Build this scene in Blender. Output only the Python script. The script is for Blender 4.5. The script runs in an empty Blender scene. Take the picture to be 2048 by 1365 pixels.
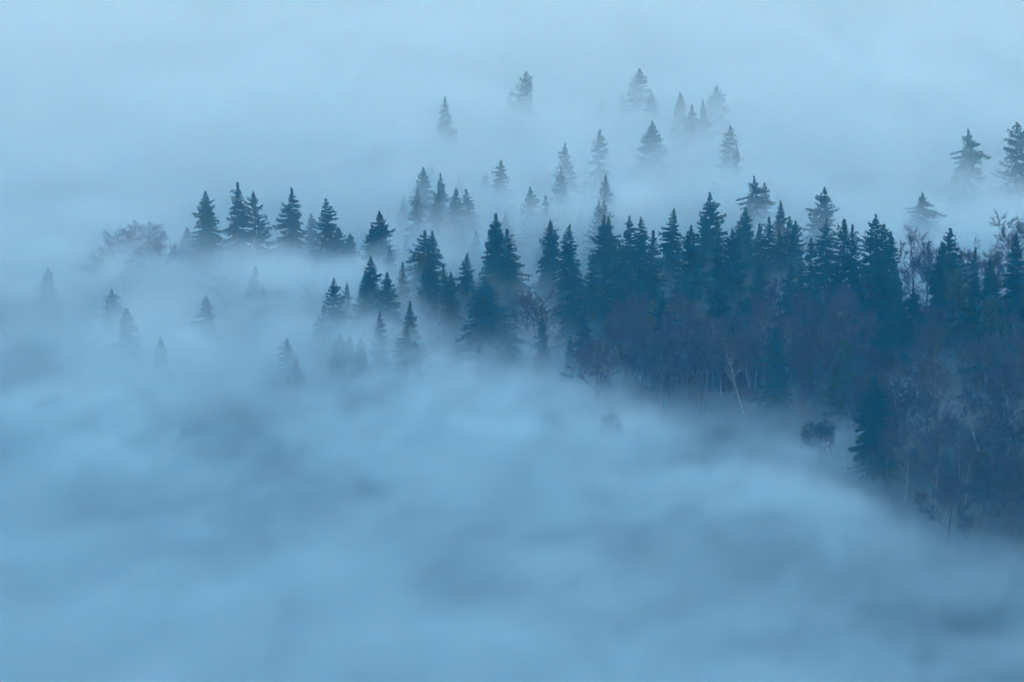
import bpy, math, random
import numpy as np

# ------------------------------------------------------------------ camera, sky, sun, exposure
sc = bpy.context.scene
col = sc.collection
R = math.radians
CAM_D, CAM_H, PITCH = 1160.0, 310.0, math.atan2(310.0, 1160.0)
FPX = 9600.0                                   # focal length in pixels of a 2048-wide frame
cam_data = bpy.data.cameras.new('camera')
cam_data.sensor_width = 36.0
cam_data.lens = 36.0 * FPX / 2048.0
cam_data.clip_start, cam_data.clip_end = 1.0, 20000.0
cam = bpy.data.objects.new('camera', cam_data)
cam.location = (0.0, -CAM_D, CAM_H)
cam.rotation_euler = (math.pi / 2 - PITCH, 0.0, 0.0)
col.objects.link(cam)
sc.camera = cam

SUN_EL, SUN_AZ = 13.0, 168.0                   # degrees; azimuth from +Y (beyond the wood) towards +X: low behind the added shade-casting mountain
world = bpy.data.worlds.new('World')
sc.world = world
world.use_nodes = True
wn, wl = world.node_tree.nodes, world.node_tree.links
wn.clear()
sky = wn.new('ShaderNodeTexSky')
sky.sky_type = 'NISHITA'
sky.sun_disc = False
sky.sun_elevation = R(SUN_EL)
sky.sun_rotation = R(SUN_AZ)
sky.altitude = 600.0
sky.air_density = 1.0
sky.dust_density = 0.6
sky.ozone_density = 2.2
bg = wn.new('ShaderNodeBackground')
bg.inputs['Strength'].default_value = 0.12
wo = wn.new('ShaderNodeOutputWorld')
wl.new(sky.outputs[0], bg.inputs['Color'])
wl.new(bg.outputs[0], wo.inputs['Surface'])

sun_data = bpy.data.lights.new('sun', 'SUN')
sun_data.energy = 1.5
sun_data.angle = R(10.0)
sun_data.color = (1.0, 0.90, 0.76)
sun = bpy.data.objects.new('sun', sun_data)
sun.rotation_euler = (R(90.0 - SUN_EL), 0.0, R(180.0 - SUN_AZ))
sun.location = (0, 0, 400)
col.objects.link(sun)

vs = sc.view_settings
vs.view_transform, vs.look, vs.gamma, vs.use_curve_mapping = 'Standard', 'None', 1.0, False
vs.exposure = 2.15
cy = sc.cycles
cy.use_denoising = True
cy.max_bounces, cy.diffuse_bounces, cy.glossy_bounces = 6, 2, 1
cy.transmission_bounces, cy.transparent_max_bounces = 2, 8
cy.volume_bounces = 2
cy.volume_step_rate = 6.0
cy.volume_max_steps = 256
HAZE_COLOUR, HAZE_DENSITY = (0.03, 0.58, 1.0), 0.00018
FOG_COLOUR, FOG_DENSITY, FOG_ANISO = (0.80, 1.0, 1.0), 0.070, 0.0
cy.use_light_tree = False
cy.use_adaptive_sampling = True
cy.adaptive_threshold = 0.06
cy.adaptive_min_samples = 12
world.cycles.sampling_method = 'MANUAL'
world.cycles.sample_map_resolution = 256

# ------------------------------------------------------------------ helpers
from mathutils import Vector
V3 = lambda *a: Vector(a)
CP, SP = math.cos(PITCH), math.sin(PITCH)


def unit(v):
    return v.normalized()


def sstep(t):
    t = np.clip(t, 0.0, 1.0)
    return t * t * (3 - 2 * t)


SHADE_CREST = 455.0  # height of the added mountain's crest; sets how far its shade reaches


def terrain(x, y):
    """Height of the ground: a low wooded spur rising to the right, a valley floor before and behind it."""
    x, y = np.asarray(x, float), np.asarray(y, float)
    spur = 13.0 * sstep((x + 30.0) / 170.0) * np.exp(-((y + 30.0) / 150.0) ** 2)
    left = 5.0 * np.exp(-(((x + 75.0) / 60.0) ** 2 + ((y - 40.0) / 60.0) ** 2))
    fore = -7.0 * sstep((-y - 130.0) / 120.0)
    roll = 1.6 * np.sin(x / 27.0 + 0.8) * np.sin(y / 39.0) + 0.8 * np.sin(x / 11.0 + y / 17.0)
    back = -6.0 * sstep((y - 150.0) / 200.0)
    # unseen mountain, added so that its crest behind the viewpoint shades the near fog
    t = np.clip((-y - 620.0) / 540.0, 0.0, 1.0)
    u = np.clip((-y - 1160.0) / 340.0, 0.0, 1.0)
    v = np.clip((-y - 1500.0) / 1500.0, 0.0, 1.0)
    shade_mount = 306.0 * t ** 1.15 + (SHADE_CREST - 306.0) * sstep(u) * (1 + 0.05 * np.sin(x / 210.0)) - (SHADE_CREST - 60.0) * sstep(v)
    return spur + left + fore + roll + back + shade_mount * np.where(y < -620.0, 1.0, 0.0)


def stand_at(px, py, h):
    """The spot on the ground where a tree of height h shows its tip in direction (px, py) of the 2048 x 1365 view."""
    a, b = (px - 1024.0) / FPX, (682.5 - py) / FPX
    d = V3(a, CP + b * SP, -SP + b * CP)
    lo, hi = 500.0, 2600.0
    for _ in range(50):
        m = (lo + hi) / 2
        q = V3(0, -CAM_D, CAM_H) + d * m
        if q[2] > float(terrain(q[0], q[1])) + h:
            lo = m
        else:
            hi = m
    return float(q[0]), float(q[1]), float(terrain(q[0], q[1]))


class Mesh:
    """Collects faces; build() makes one mesh datablock."""
    def __init__(self):
        self.v, self.f = [], []

    def tube(self, pts, rads, n=5):
        b = len(self.v)
        for i, p in enumerate(pts):
            d = unit(pts[min(i + 1, len(pts) - 1)] - pts[max(i - 1, 0)])
            s = unit(d.cross(V3(0.31, 0.17, 1.0) if abs(d[2]) < 0.9 else V3(1.0, 0.2, 0.1)))
            u = s.cross(d)
            for k in range(n):
                a = 2 * math.pi * k / n
                self.v.append(p + (s * math.cos(a) + u * math.sin(a)) * rads[i])
        for i in range(len(pts) - 1):
            for k in range(n):
                self.f.append((b + i * n + k, b + i * n + (k + 1) % n, b + (i + 1) * n + (k + 1) % n, b + (i + 1) * n + k))

    def leaf(self, p, d, l, w, roll):
        """A small folded spray: base, two shoulders, tip."""
        s = d.cross(V3(0, 0, 1.0))
        s = unit(s) if abs(d[2]) < 0.98 else V3(1.0, 0, 0)
        u = s.cross(d)
        q = s * math.cos(roll) + u * math.sin(roll)
        m = p + d * (l * 0.45)
        b = len(self.v)
        self.v += [p, m + q * (w / 2) - u * (w * 0.2), p + d * l, m - q * (w / 2) - u * (w * 0.2)]
        self.f += [(b, b + 1, b + 2), (b, b + 2, b + 3)]

    def strip(self, p, q, w):
        """A twig: a thin three-sided spike."""
        d = unit(q - p)
        s = unit(d.cross(V3(0.2, 0.3, 1.0)))
        u = s.cross(d)
        b = len(self.v)
        self.v += [p + s * w, p - s * (w * 0.5) + u * (w * 0.87), p - s * (w * 0.5) - u * (w * 0.87), q]
        self.f += [(b, b + 1, b + 3), (b + 1, b + 2, b + 3), (b + 2, b, b + 3)]

    def build(self, name, material, smooth=False):
        me = bpy.data.meshes.new(name)
        me.from_pydata([p[:] for p in self.v], [], self.f)
        me.materials.append(material)
        if smooth:
            me.polygons.foreach_set('use_smooth', [True] * len(me.polygons))
        return me


def plain(name, stops, scale, rough=0.85, detail=4.0, per_object=0.0, coords='Object', bands=None):
    """A rough surface whose colour runs through the stops with a noise; per_object shifts the shade from tree to tree."""
    m = bpy.data.materials.new(name)
    m.use_nodes = True
    nt = m.node_tree
    n, l = nt.nodes, nt.links
    p = n['Principled BSDF']
    p.inputs['Roughness'].default_value = rough
    p.inputs['Specular IOR Level'].default_value = 0.15
    tc = n.new('ShaderNodeTexCoord')
    nz = n.new('ShaderNodeTexNoise')
    nz.inputs['Scale'].default_value = scale
    nz.inputs['Detail'].default_value = detail
    l.new(tc.outputs[coords], nz.inputs['Vector'])
    rp = n.new('ShaderNodeValToRGB')
    els = rp.color_ramp.elements
    while len(els) < len(stops):
        els.new(0.5)
    for e, (t, c) in zip(els, stops):
        e.position, e.color = t, (*c, 1.0)
    src = nz.outputs['Fac']
    if per_object:
        oi = n.new('ShaderNodeObjectInfo')
        a = n.new('ShaderNodeMath'); a.operation = 'MULTIPLY_ADD'
        a.inputs[1].default_value, a.inputs[2].default_value = per_object, -per_object / 2
        l.new(oi.outputs['Random'], a.inputs[0])
        b = n.new('ShaderNodeMath'); b.operation = 'ADD'
        l.new(src, b.inputs[0]); l.new(a.outputs[0], b.inputs[1])
        src = b.outputs[0]
    if bands:
        w = n.new('ShaderNodeTexWave')
        w.bands_direction = 'Z'
        w.inputs['Scale'].default_value, w.inputs['Distortion'].default_value = bands, 6.0
        l.new(tc.outputs[coords], w.inputs['Vector'])
        a = n.new('ShaderNodeMath'); a.operation = 'MULTIPLY_ADD'
        a.inputs[1].default_value = 0.35
        l.new(w.outputs['Fac'], a.inputs[0]); l.new(src, a.inputs[2])
        src = a.outputs[0]
    l.new(src, rp.inputs['Fac'])
    l.new(rp.outputs['Color'], p.inputs['Base Color'])
    return m


M_NEEDLE = plain('spruce_needles', [(0.25, (0.008, 0.030, 0.021)), (0.55, (0.016, 0.052, 0.034)), (0.85, (0.032, 0.078, 0.046))], 0.35, per_object=0.35)
M_PINE = plain('pine_needles', [(0.25, (0.030, 0.045, 0.020)), (0.6, (0.060, 0.085, 0.030)), (0.85, (0.095, 0.12, 0.045))], 0.5, per_object=0.2)
M_BARK = plain('conifer_bark', [(0.3, (0.035, 0.026, 0.022)), (0.7, (0.085, 0.066, 0.055))], 1.8, detail=6)
M_GREYBARK = plain('beech_bark', [(0.3, (0.07, 0.06, 0.06)), (0.7, (0.16, 0.14, 0.14))], 1.3, detail=6, per_object=0.2)
M_TWIG = plain('bare_twigs', [(0.3, (0.054, 0.041, 0.043)), (0.7, (0.096, 0.072, 0.068))], 0.4, per_object=0.4)
M_RUSTTWIG = plain('rusty_twigs', [(0.3, (0.075, 0.036, 0.034)), (0.7, (0.12, 0.058, 0.050))], 0.4, per_object=0.3)
M_BIRCH = plain('birch_bark', [(0.34, (0.06, 0.06, 0.06)), (0.56, (0.22, 0.23, 0.23)), (1.0, (0.46, 0.47, 0.46))], 2.2, rough=0.6, bands=0.9)
M_YELLOW = plain('autumn_leaves', [(0.3, (0.075, 0.085, 0.018)), (0.7, (0.15, 0.145, 0.03))], 0.8)
M_BROWNLEAF = plain('withered_leaves', [(0.3, (0.050, 0.035, 0.022)), (0.7, (0.095, 0.060, 0.035))], 0.9)
M_GROUND = plain('leaf_litter_and_grass', [(0.3, (0.028, 0.026, 0.018)), (0.5, (0.045, 0.042, 0.025)), (0.7, (0.040, 0.055, 0.026))], 0.06, detail=10, coords='Object')

# ------------------------------------------------------------------ ground, one sheet out to the horizon
gx = np.concatenate([np.linspace(-9000, -420, 14)[:-1], np.arange(-420, 421, 7.0), np.linspace(420, 9000, 14)[1:]])
gy = np.concatenate([np.linspace(-6000, -1600, 12)[:-1], np.arange(-1600, -520, 20.0), np.arange(-520, 801, 7.0), np.linspace(800, 12000, 16)[1:]])
GX, GY = np.meshgrid(gx, gy)
gnoise = np.random.default_rng(3).normal(0, 0.16, GX.shape)
GZ = terrain(np.clip(GX, -600, 600), np.clip(GY, -5900, 1000)) + np.where(np.abs(GX) < 420, gnoise, 0.0)
gm = bpy.data.meshes.new('ground')
nx_, ny_ = len(gx), len(gy)
ii = (np.arange(ny_ - 1)[:, None] * nx_ + np.arange(nx_ - 1)[None, :]).ravel()
gm.from_pydata(np.stack([GX, GY, GZ], -1).reshape(-1, 3).tolist(), [], np.stack([ii, ii + 1, ii + nx_ + 1, ii + nx_], -1).tolist())
gm.polygons.foreach_set('use_smooth', [True] * len(gm.polygons))
gm.materials.append(M_GROUND)
ground = bpy.data.objects.new('ground', gm)
ground['kind'] = 'structure'
ground['label'] = 'dark forest floor and meadow under the fog'
col.objects.link(ground)


# ------------------------------------------------------------------ conifers
def spruce(seed, H=26.0, RB=3.9, dens=1.0, power=0.85, ragged=0.25, droop=0.25, tops=1, start=0.10, skirt=0.0, gaps=0.06, needle=None, upsweep=0.0):
    """One conifer: trunk, branches and needle crown as three meshes. The tree stands at the origin, its tip at height H."""
    rng = random.Random(seed)
    trunk, wood, crown = Mesh(), Mesh(), Mesh()
    lean = [rng.uniform(-0.25, 0.25), rng.uniform(-0.25, 0.25)]
    axis = lambda t: V3(lean[0] * math.sin(3 * t), lean[1] * math.sin(2.4 * t), H * t)
    ts = [0, .02, .08, .2, .4, .6, .8, .93, 1.0]
    trunk.tube([axis(t) for t in ts], [(0.34 * H / 26) * (1.35 if t == 0 else 1.08 if t == .02 else 1) * (1 - t) ** 0.8 + 0.02 for t in ts], 8)
    lob = [(rng.uniform(0, 6.28), rng.uniform(0.0, ragged)) for _ in range(4)]
    # a per-azimuth and per-height unevenness so that no side mirrors the other
    def uneven(az, t):
        s = 1.0
        for i, (ph, a) in enumerate(lob):
            s += a * 0.6 * math.sin((i + 1) * az + ph + t * (5 + 4 * i))
        return s

    def branch(base, az, L, pitch, t, fat=1.0):
        h = V3(math.cos(az), math.sin(az), 0)
        up = V3(0, 0, 1.0)
        n = max(3, int(3 + L * 1.0))
        pts, ang = [base], pitch
        seg = L / n
        for k in range(n):
            f = (k + 1) / n
            ang = pitch - droop * math.sin(f * 2.2) * 1.1 * (1 - t * 0.8) + (0.55 * max(0, f - 0.55)) + rng.uniform(-.08, .08)
            pts.append(pts[-1] + (h * math.cos(ang) + up * math.sin(ang)) * seg)
        wood.tube([pts[0], pts[len(pts) // 2], pts[-1]], [0.035 + 0.012 * L, 0.02 + 0.006 * L, 0.008], 3)
        side = h.cross(up)
        m = max(4, int(L * 6.0 * dens))
        for k in range(m):
            f = 0.12 + 0.88 * (k + rng.random()) / m
            i = min(n - 1, int(f * n))
            g = f * n - i
            p = pts[i] * (1 - g) + pts[i + 1] * g
            d0 = unit(pts[i + 1] - pts[i])
            sl = (0.30 * L * (1 - f) ** 0.8 + 0.14 + 0.20 * min(1.0, L / 1.6)) * rng.uniform(0.6, 1.2) * fat
            sgn = 1 if k % 2 else -1
            d = unit(d0 * rng.uniform(0.5, 0.9) + side * sgn * rng.uniform(0.35, 0.9) - up * rng.uniform(0.0, 0.45))
            crown.leaf(p, d, sl, sl * 0.34 + 0.08, rng.uniform(-0.7, 0.7))
            if rng.random() < 0.95:
                d = unit(d0 * rng.uniform(0.1, 0.6) + side * rng.uniform(-0.5, 0.5) - up * rng.uniform(0.4, 1.0))
                hl = rng.uniform(0.40, 0.95) * (0.42 + 0.17 * L)
                crown.leaf(p, d, hl, 0.16 + hl * 0.28, rng.uniform(0, 3.1))
            if rng.random() < 0.35:
                d = unit(d0 * 0.7 + side * rng.uniform(-.6, .6) + up * rng.uniform(0.2, 0.7))
                crown.leaf(p, d, rng.uniform(0.16, 0.24) + 0.2 * min(1.0, L / 1.6), 0.14, rng.uniform(0, 3.1))
        d = unit(pts[-1] - pts[-2])
        crown.leaf(pts[-1] - d * 0.15, unit(d + up * 0.3), 0.2 + 0.3 * min(1.0, L / 1.6), 0.15, 0.4)

    def stem(t0, t1, off, rscale, hscale):
        z = t0 * H
        zt = t1 * H
        while z < zt - 0.25:
            t = z / zt
            base_r = 1.3 * RB * rscale * ((1 - t) ** power) * (1.0 + skirt * (1 - t) ** 2) * min(1.0, 0.25 + (1 - t) / 0.16) + 0.05
            k = 7 if t < 0.75 else 6 if t < 0.9 else 5
            a0 = rng.uniform(0, 6.28)
            for j in range(k):
                if rng.random() < gaps * (1.4 if t < .8 else .4):
                    continue
                az = a0 + j * 6.283 / k + rng.uniform(-0.35, 0.35)
                L = base_r * uneven(az, t) * rng.uniform(0.66, 1.14)
                if rng.random() < 0.10:
                    L *= 1.28
                pitch = -0.20 - droop * 0.5 + upsweep + 0.70 * max(0, t - 0.45) / 0.55 + rng.uniform(-0.24, 0.24)
                q = axis(z / H * 1.0 if zt == H else z / H) + off(t) + V3(0, 0, rng.uniform(-.2, .2))
                branch(q, az, max(0.18, L), pitch, t)
            z += (0.62 - 0.25 * t) * rng.uniform(0.75, 1.25) / max(0.7, dens ** 0.5)
        tip = axis(zt / H) + off(1.0)
        # the leader: a bare shoot with a few short needles
        for k in range(5):
            a = k * 2.4
            crown.leaf(tip - V3(0, 0, 0.9 - 0.16 * k), unit(V3(math.cos(a) * .8, math.sin(a) * .8, 1.0)), 0.26 - 0.03 * k, 0.09, rng.uniform(0, 3))
        crown.leaf(tip - V3(0, 0, 1.0), V3(0, 0, 1.0), 1.0, 0.12, 0.3)
        crown.leaf(tip - V3(0, 0, 1.0), V3(0.03, 0, 1.0), 1.0, 0.12, 1.8)

    stem(start, 1.0, lambda t: V3(0, 0, 0), 1.0, 1.0)
    if tops > 1:
        # a forked tree: a second leader leaves the trunk high up
        for k in range(tops - 1):
            a = rng.uniform(-0.5, 0.5) + (math.pi if k else 0)
            o = V3(math.cos(a), math.sin(a), 0) * 1.9
            off = lambda t, o=o: o * min(1.0, max(0.0, (t - 0.5) / 0.25))
            trunk.tube([axis(.5), axis(.66) + o * .6, axis(.95) + o], [0.16, 0.11, 0.03], 6)
            stem(0.62, rng.uniform(0.965, 0.99), off, 0.8, 1.0)
    nm = needle or M_NEEDLE
    return {'trunk': trunk.build('spruce_trunk', M_BARK, True), 'branches': wood.build('spruce_branches', M_BARK), 'crown': crown.build('spruce_crown', nm), 'H': H}


# ------------------------------------------------------------------ broadleaved trees
def broadleaf(seed, H=22.0, spread=0.42, bole=0.35, bark=None, twigm=None, leaves=None, nlimb=7, twigs=1.0, upright=0.6, tr=0.26, leafn=0, stems=1, leafsize=0.3):
    rng = random.Random(seed)
    trunk, limbs, fine, leafm = Mesh(), Mesh(), Mesh(), Mesh()
    up = V3(0, 0, 1.0)

    def rv():
        return unit(V3(rng.gauss(0, 1), rng.gauss(0, 1), rng.gauss(0, 1)))

    def grow(p, d, L, r, lev):
        n = 4 if lev < 2 else 3
        pts, rs = [p], [r]
        for k in range(n):
            d = unit(d + rv() * 0.16 + up * (0.10 * upright))
            pts.append(pts[-1] + d * (L / n))
            rs.append(max(0.018, r * (1 - 0.72 * (k + 1) / n)))
        (limbs).tube(pts, rs, 5 if lev == 0 else 3)
        if lev >= 2:
            m = max(3, int(L * 6.5 * twigs))
            for _ in range(m):
                f = rng.uniform(0.1, 1.0) * n
                i = min(n - 1, int(f)); g = f - i
                q = pts[i] * (1 - g) + pts[i + 1] * g
                dd = unit(d + rv() * 0.6 + up * 0.3 * upright)
                l = rng.uniform(0.5, 1.4) * (0.65 + 0.14 * L)
                e = q + dd * l
                fine.strip(q, e, 0.028)
                for _ in range(3):
                    q2 = q + (e - q) * rng.uniform(0.3, 0.9)
                    fine.strip(q2, q2 + unit(dd + rv() * 0.8) * l * rng.uniform(0.35, 0.7), 0.020)
                for _ in range(leafn):
                    leafm.leaf(q + (e - q) * rng.random() + rv() * 0.12, rv(), leafsize * rng.uniform(.7, 1.3), leafsize * 0.75, rng.uniform(0, 3))
            return
        m = (5 if lev == 0 else 4)
        for k in range(m):
            f = (0.25 + 0.72 * (k + rng.random() * .7) / m) * n
            i = min(n - 1, int(f)); g = f - i
            q = pts[i] * (1 - g) + pts[i + 1] * g
            dd = unit(d * 0.75 + rv() * 0.85 + up * 0.3 * upright)
            grow(q, dd, L * rng.uniform(0.42, 0.66), max(0.03, r * 0.58), lev + 1)
        grow(pts[-1], d, L * 0.45, rs[-1] * 1.1, lev + 1)

    for s in range(stems):
        a = rng.uniform(0, 6.28)
        ld = unit(V3(math.cos(a) * (0.05 if stems == 1 else 0.3), math.sin(a) * (0.05 if stems == 1 else 0.3), 1.0))
        pts, rs, p, d = [], [], V3(0, 0, -0.2), ld
        N = 9
        top = H * 0.86
        for k in range(N + 1):
            pts.append(p)
            rs.append(tr * (1.3 if k == 0 else 1.0) * (1 - k / N) ** 0.7 + 0.03)
            d = unit(d + rv() * 0.06 + up * 0.05)
            p = p + d * (top / N)
        trunk.tube(pts, rs, 7)
        for k in range(nlimb):
            f = bole + (1 - bole) * (k + rng.random() * 0.6) / nlimb
            i = min(N - 1, int(f * N)); g = f * N - i
            q = pts[i] * (1 - g) + pts[i + 1] * g
            az = k * 2.4 + rng.uniform(-.4, .4)
            el = 0.35 + 0.55 * upright + 0.5 * (f - bole)
            dd = unit(V3(math.cos(az) * math.cos(el), math.sin(az) * math.cos(el), math.sin(el)))
            t = (f - bole) / (1 - bole)
            L = H * spread * (0.55 + 0.6 * math.sin(math.pi * min(1, 0.25 + 0.7 * t))) * rng.uniform(0.75, 1.05) * (1.0 - 0.45 * t)
            grow(q, dd, L * 0.72, tr * 0.42 * (1 - 0.5 * t), 1 if H < 9 else 0)
        grow(pts[-1], d, H * 0.16, 0.05, 1)
    zmax = max(float(p[2]) for p in fine.v)
    k = H / zmax
    for mm in (trunk, limbs, fine, leafm):
        mm.v = [V3(p[0], p[1], p[2] * k) for p in mm.v]
    out = {'trunk': trunk.build('trunk', bark or M_GREYBARK, True), 'branches': limbs.build('branches', bark or M_GREYBARK),
           ('twigs' if leafn else 'crown'): fine.build('twigs', twigm or M_TWIG), 'H': H}
    if leafn:
        out['crown'] = leafm.build('leaves', leaves)
    return out

# ------------------------------------------------------------------ the kinds of trees, each built once
MAKE = {
    'slim_a': lambda: spruce(11, 24, 3.7, 1.0, 0.82, 0.25, 0.22),
    'slim_b': lambda: spruce(12, 24, 3.9, 0.85, 0.85, 0.40, 0.30, gaps=0.14),
    'mid_a': lambda: spruce(21, 24, 5.0, 1.0, 0.80, 0.28, 0.25),
    'mid_b': lambda: spruce(22, 24, 5.2, 0.95, 0.74, 0.40, 0.32, gaps=0.12),
    'mid_c': lambda: spruce(23, 24, 4.8, 1.0, 0.68, 0.36, 0.18, gaps=0.08),
    'mid_d': lambda: spruce(24, 24, 5.1, 1.0, 0.84, 0.45, 0.28, gaps=0.10),
    'mid_e': lambda: spruce(25, 24, 4.6, 0.9, 0.72, 0.60, 0.34, gaps=0.20),
    'mid_f': lambda: spruce(26, 24, 5.3, 1.0, 0.90, 0.50, 0.15, gaps=0.14, upsweep=0.1),
    'slim_c': lambda: spruce(13, 24, 3.5, 1.0, 0.70, 0.50, 0.18, gaps=0.18),
    'broad_c': lambda: spruce(33, 24, 6.0, 0.9, 0.70, 0.55, 0.26, gaps=0.18),
    'broad_a': lambda: spruce(31, 24, 6.1, 1.0, 0.80, 0.32, 0.22, skirt=0.10),
    'broad_b': lambda: spruce(32, 24, 6.6, 0.85, 0.78, 0.50, 0.38, gaps=0.16),
    'sparse_a': lambda: spruce(41, 24, 5.4, 0.62, 0.66, 0.50, 0.10, gaps=0.30, upsweep=0.18),
    'sparse_b': lambda: spruce(42, 24, 5.2, 0.60, 0.74, 0.55, 0.30, gaps=0.32),
    'knobby_a': lambda: spruce(51, 24, 3.8, 0.9, 0.62, 0.62, 0.12, gaps=0.30, upsweep=0.12),
    'knobby_b': lambda: spruce(52, 24, 4.6, 0.9, 0.70, 0.66, 0.20, gaps=0.30),
    'twin_a': lambda: spruce(61, 24, 4.6, 1.0, 0.66, 0.36, 0.18, tops=2, gaps=0.08),
    'twin_b': lambda: spruce(62, 24, 5.0, 0.9, 0.74, 0.45, 0.24, tops=2, gaps=0.12),
    'steeple': lambda: spruce(71, 24, 4.4, 1.5, 0.88, 0.08, 0.30, gaps=0.0),
    'young_a': lambda: spruce(81, 12, 2.8, 1.25, 0.82, 0.20, 0.12, start=0.04),
    'young_b': lambda: spruce(82, 12, 2.5, 1.1, 0.8, 0.36, 0.10, start=0.04, gaps=0.12),
    'pine': lambda: spruce(91, 20, 5.2, 1.1, 0.48, 0.6, 0.05, gaps=0.22, upsweep=0.25, needle=M_PINE),
    'bare_a': lambda: broadleaf(101, 22, 0.40, 0.30, nlimb=8, upright=0.75),
    'bare_b': lambda: broadleaf(102, 22, 0.46, 0.26, nlimb=8, upright=0.6),
    'bare_c': lambda: broadleaf(103, 22, 0.36, 0.40, nlimb=7, upright=0.9),
    'bare_wide': lambda: broadleaf(104, 22, 0.56, 0.22, nlimb=11, upright=0.5, twigs=1.7),
    'wispy': lambda: broadleaf(105, 22, 0.22, 0.35, nlimb=7, upright=0.9, tr=0.14, twigs=0.6),
    'birch_a': lambda: broadleaf(111, 22, 0.30, 0.42, bark=M_BIRCH, nlimb=7, upright=1.0, tr=0.21, twigs=0.8),
    'birch_b': lambda: broadleaf(112, 22, 0.34, 0.36, bark=M_BIRCH, nlimb=6, upright=0.8, tr=0.20, twigs=0.8),
    'birch_c': lambda: broadleaf(113, 22, 0.26, 0.50, bark=M_BIRCH, nlimb=6, upright=1.1, tr=0.23, twigs=0.7, stems=2),
    'yellow': lambda: broadleaf(121, 16, 0.48, 0.25, leaves=M_YELLOW, nlimb=8, upright=0.6, leafn=4, twigs=0.8, leafsize=0.34),
    'gnarled': lambda: broadleaf(131, 10.5, 0.54, 0.30, leaves=M_BROWNLEAF, bark=M_BARK, twigm=M_BARK, nlimb=11, upright=0.6, leafn=2, twigs=1.2, tr=0.18, leafsize=0.17),
    'shrub_a': lambda: broadleaf(141, 6.0, 0.6, 0.08, twigm=M_RUSTTWIG, nlimb=5, upright=0.7, tr=0.06, stems=4, twigs=1.2),
    'shrub_b': lambda: broadleaf(142, 7.0, 0.5, 0.10, twigm=M_TWIG, nlimb=5, upright=0.8, tr=0.06, stems=4, twigs=1.2),
}
KIND = {}


def kind(k):
    if k not in KIND:
        KIND[k] = MAKE[k]()
    return KIND[k]


def plant(name, k, loc, h, w, rot, label, cat, group=None):
    """One tree of its own: an Empty at the foot, with trunk, branches and crown under it."""
    t = kind(k)
    e = bpy.data.objects.new(name, None)
    e.empty_display_size = 1.0
    s = h / t['H']
    e.location = (loc[0], loc[1], loc[2] - 0.12)
    e.scale = (s * w, s * w, s)
    lean = random.Random(int(rot * 1e6))
    e.rotation_euler = (lean.gauss(0, 0.022), lean.gauss(0, 0.022), rot)
    e['label'], e['category'] = label, cat
    if group:
        e['group'] = group
    col.objects.link(e)
    for part in ('trunk', 'branches', 'twigs', 'crown'):
        if part in t:
            o = bpy.data.objects.new(part, t[part])
            o.parent = e
            if part != 'trunk':
                o['kind'] = 'stuff'                 # countless boughs, twigs and sprays
            col.objects.link(o)
    return e

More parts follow.
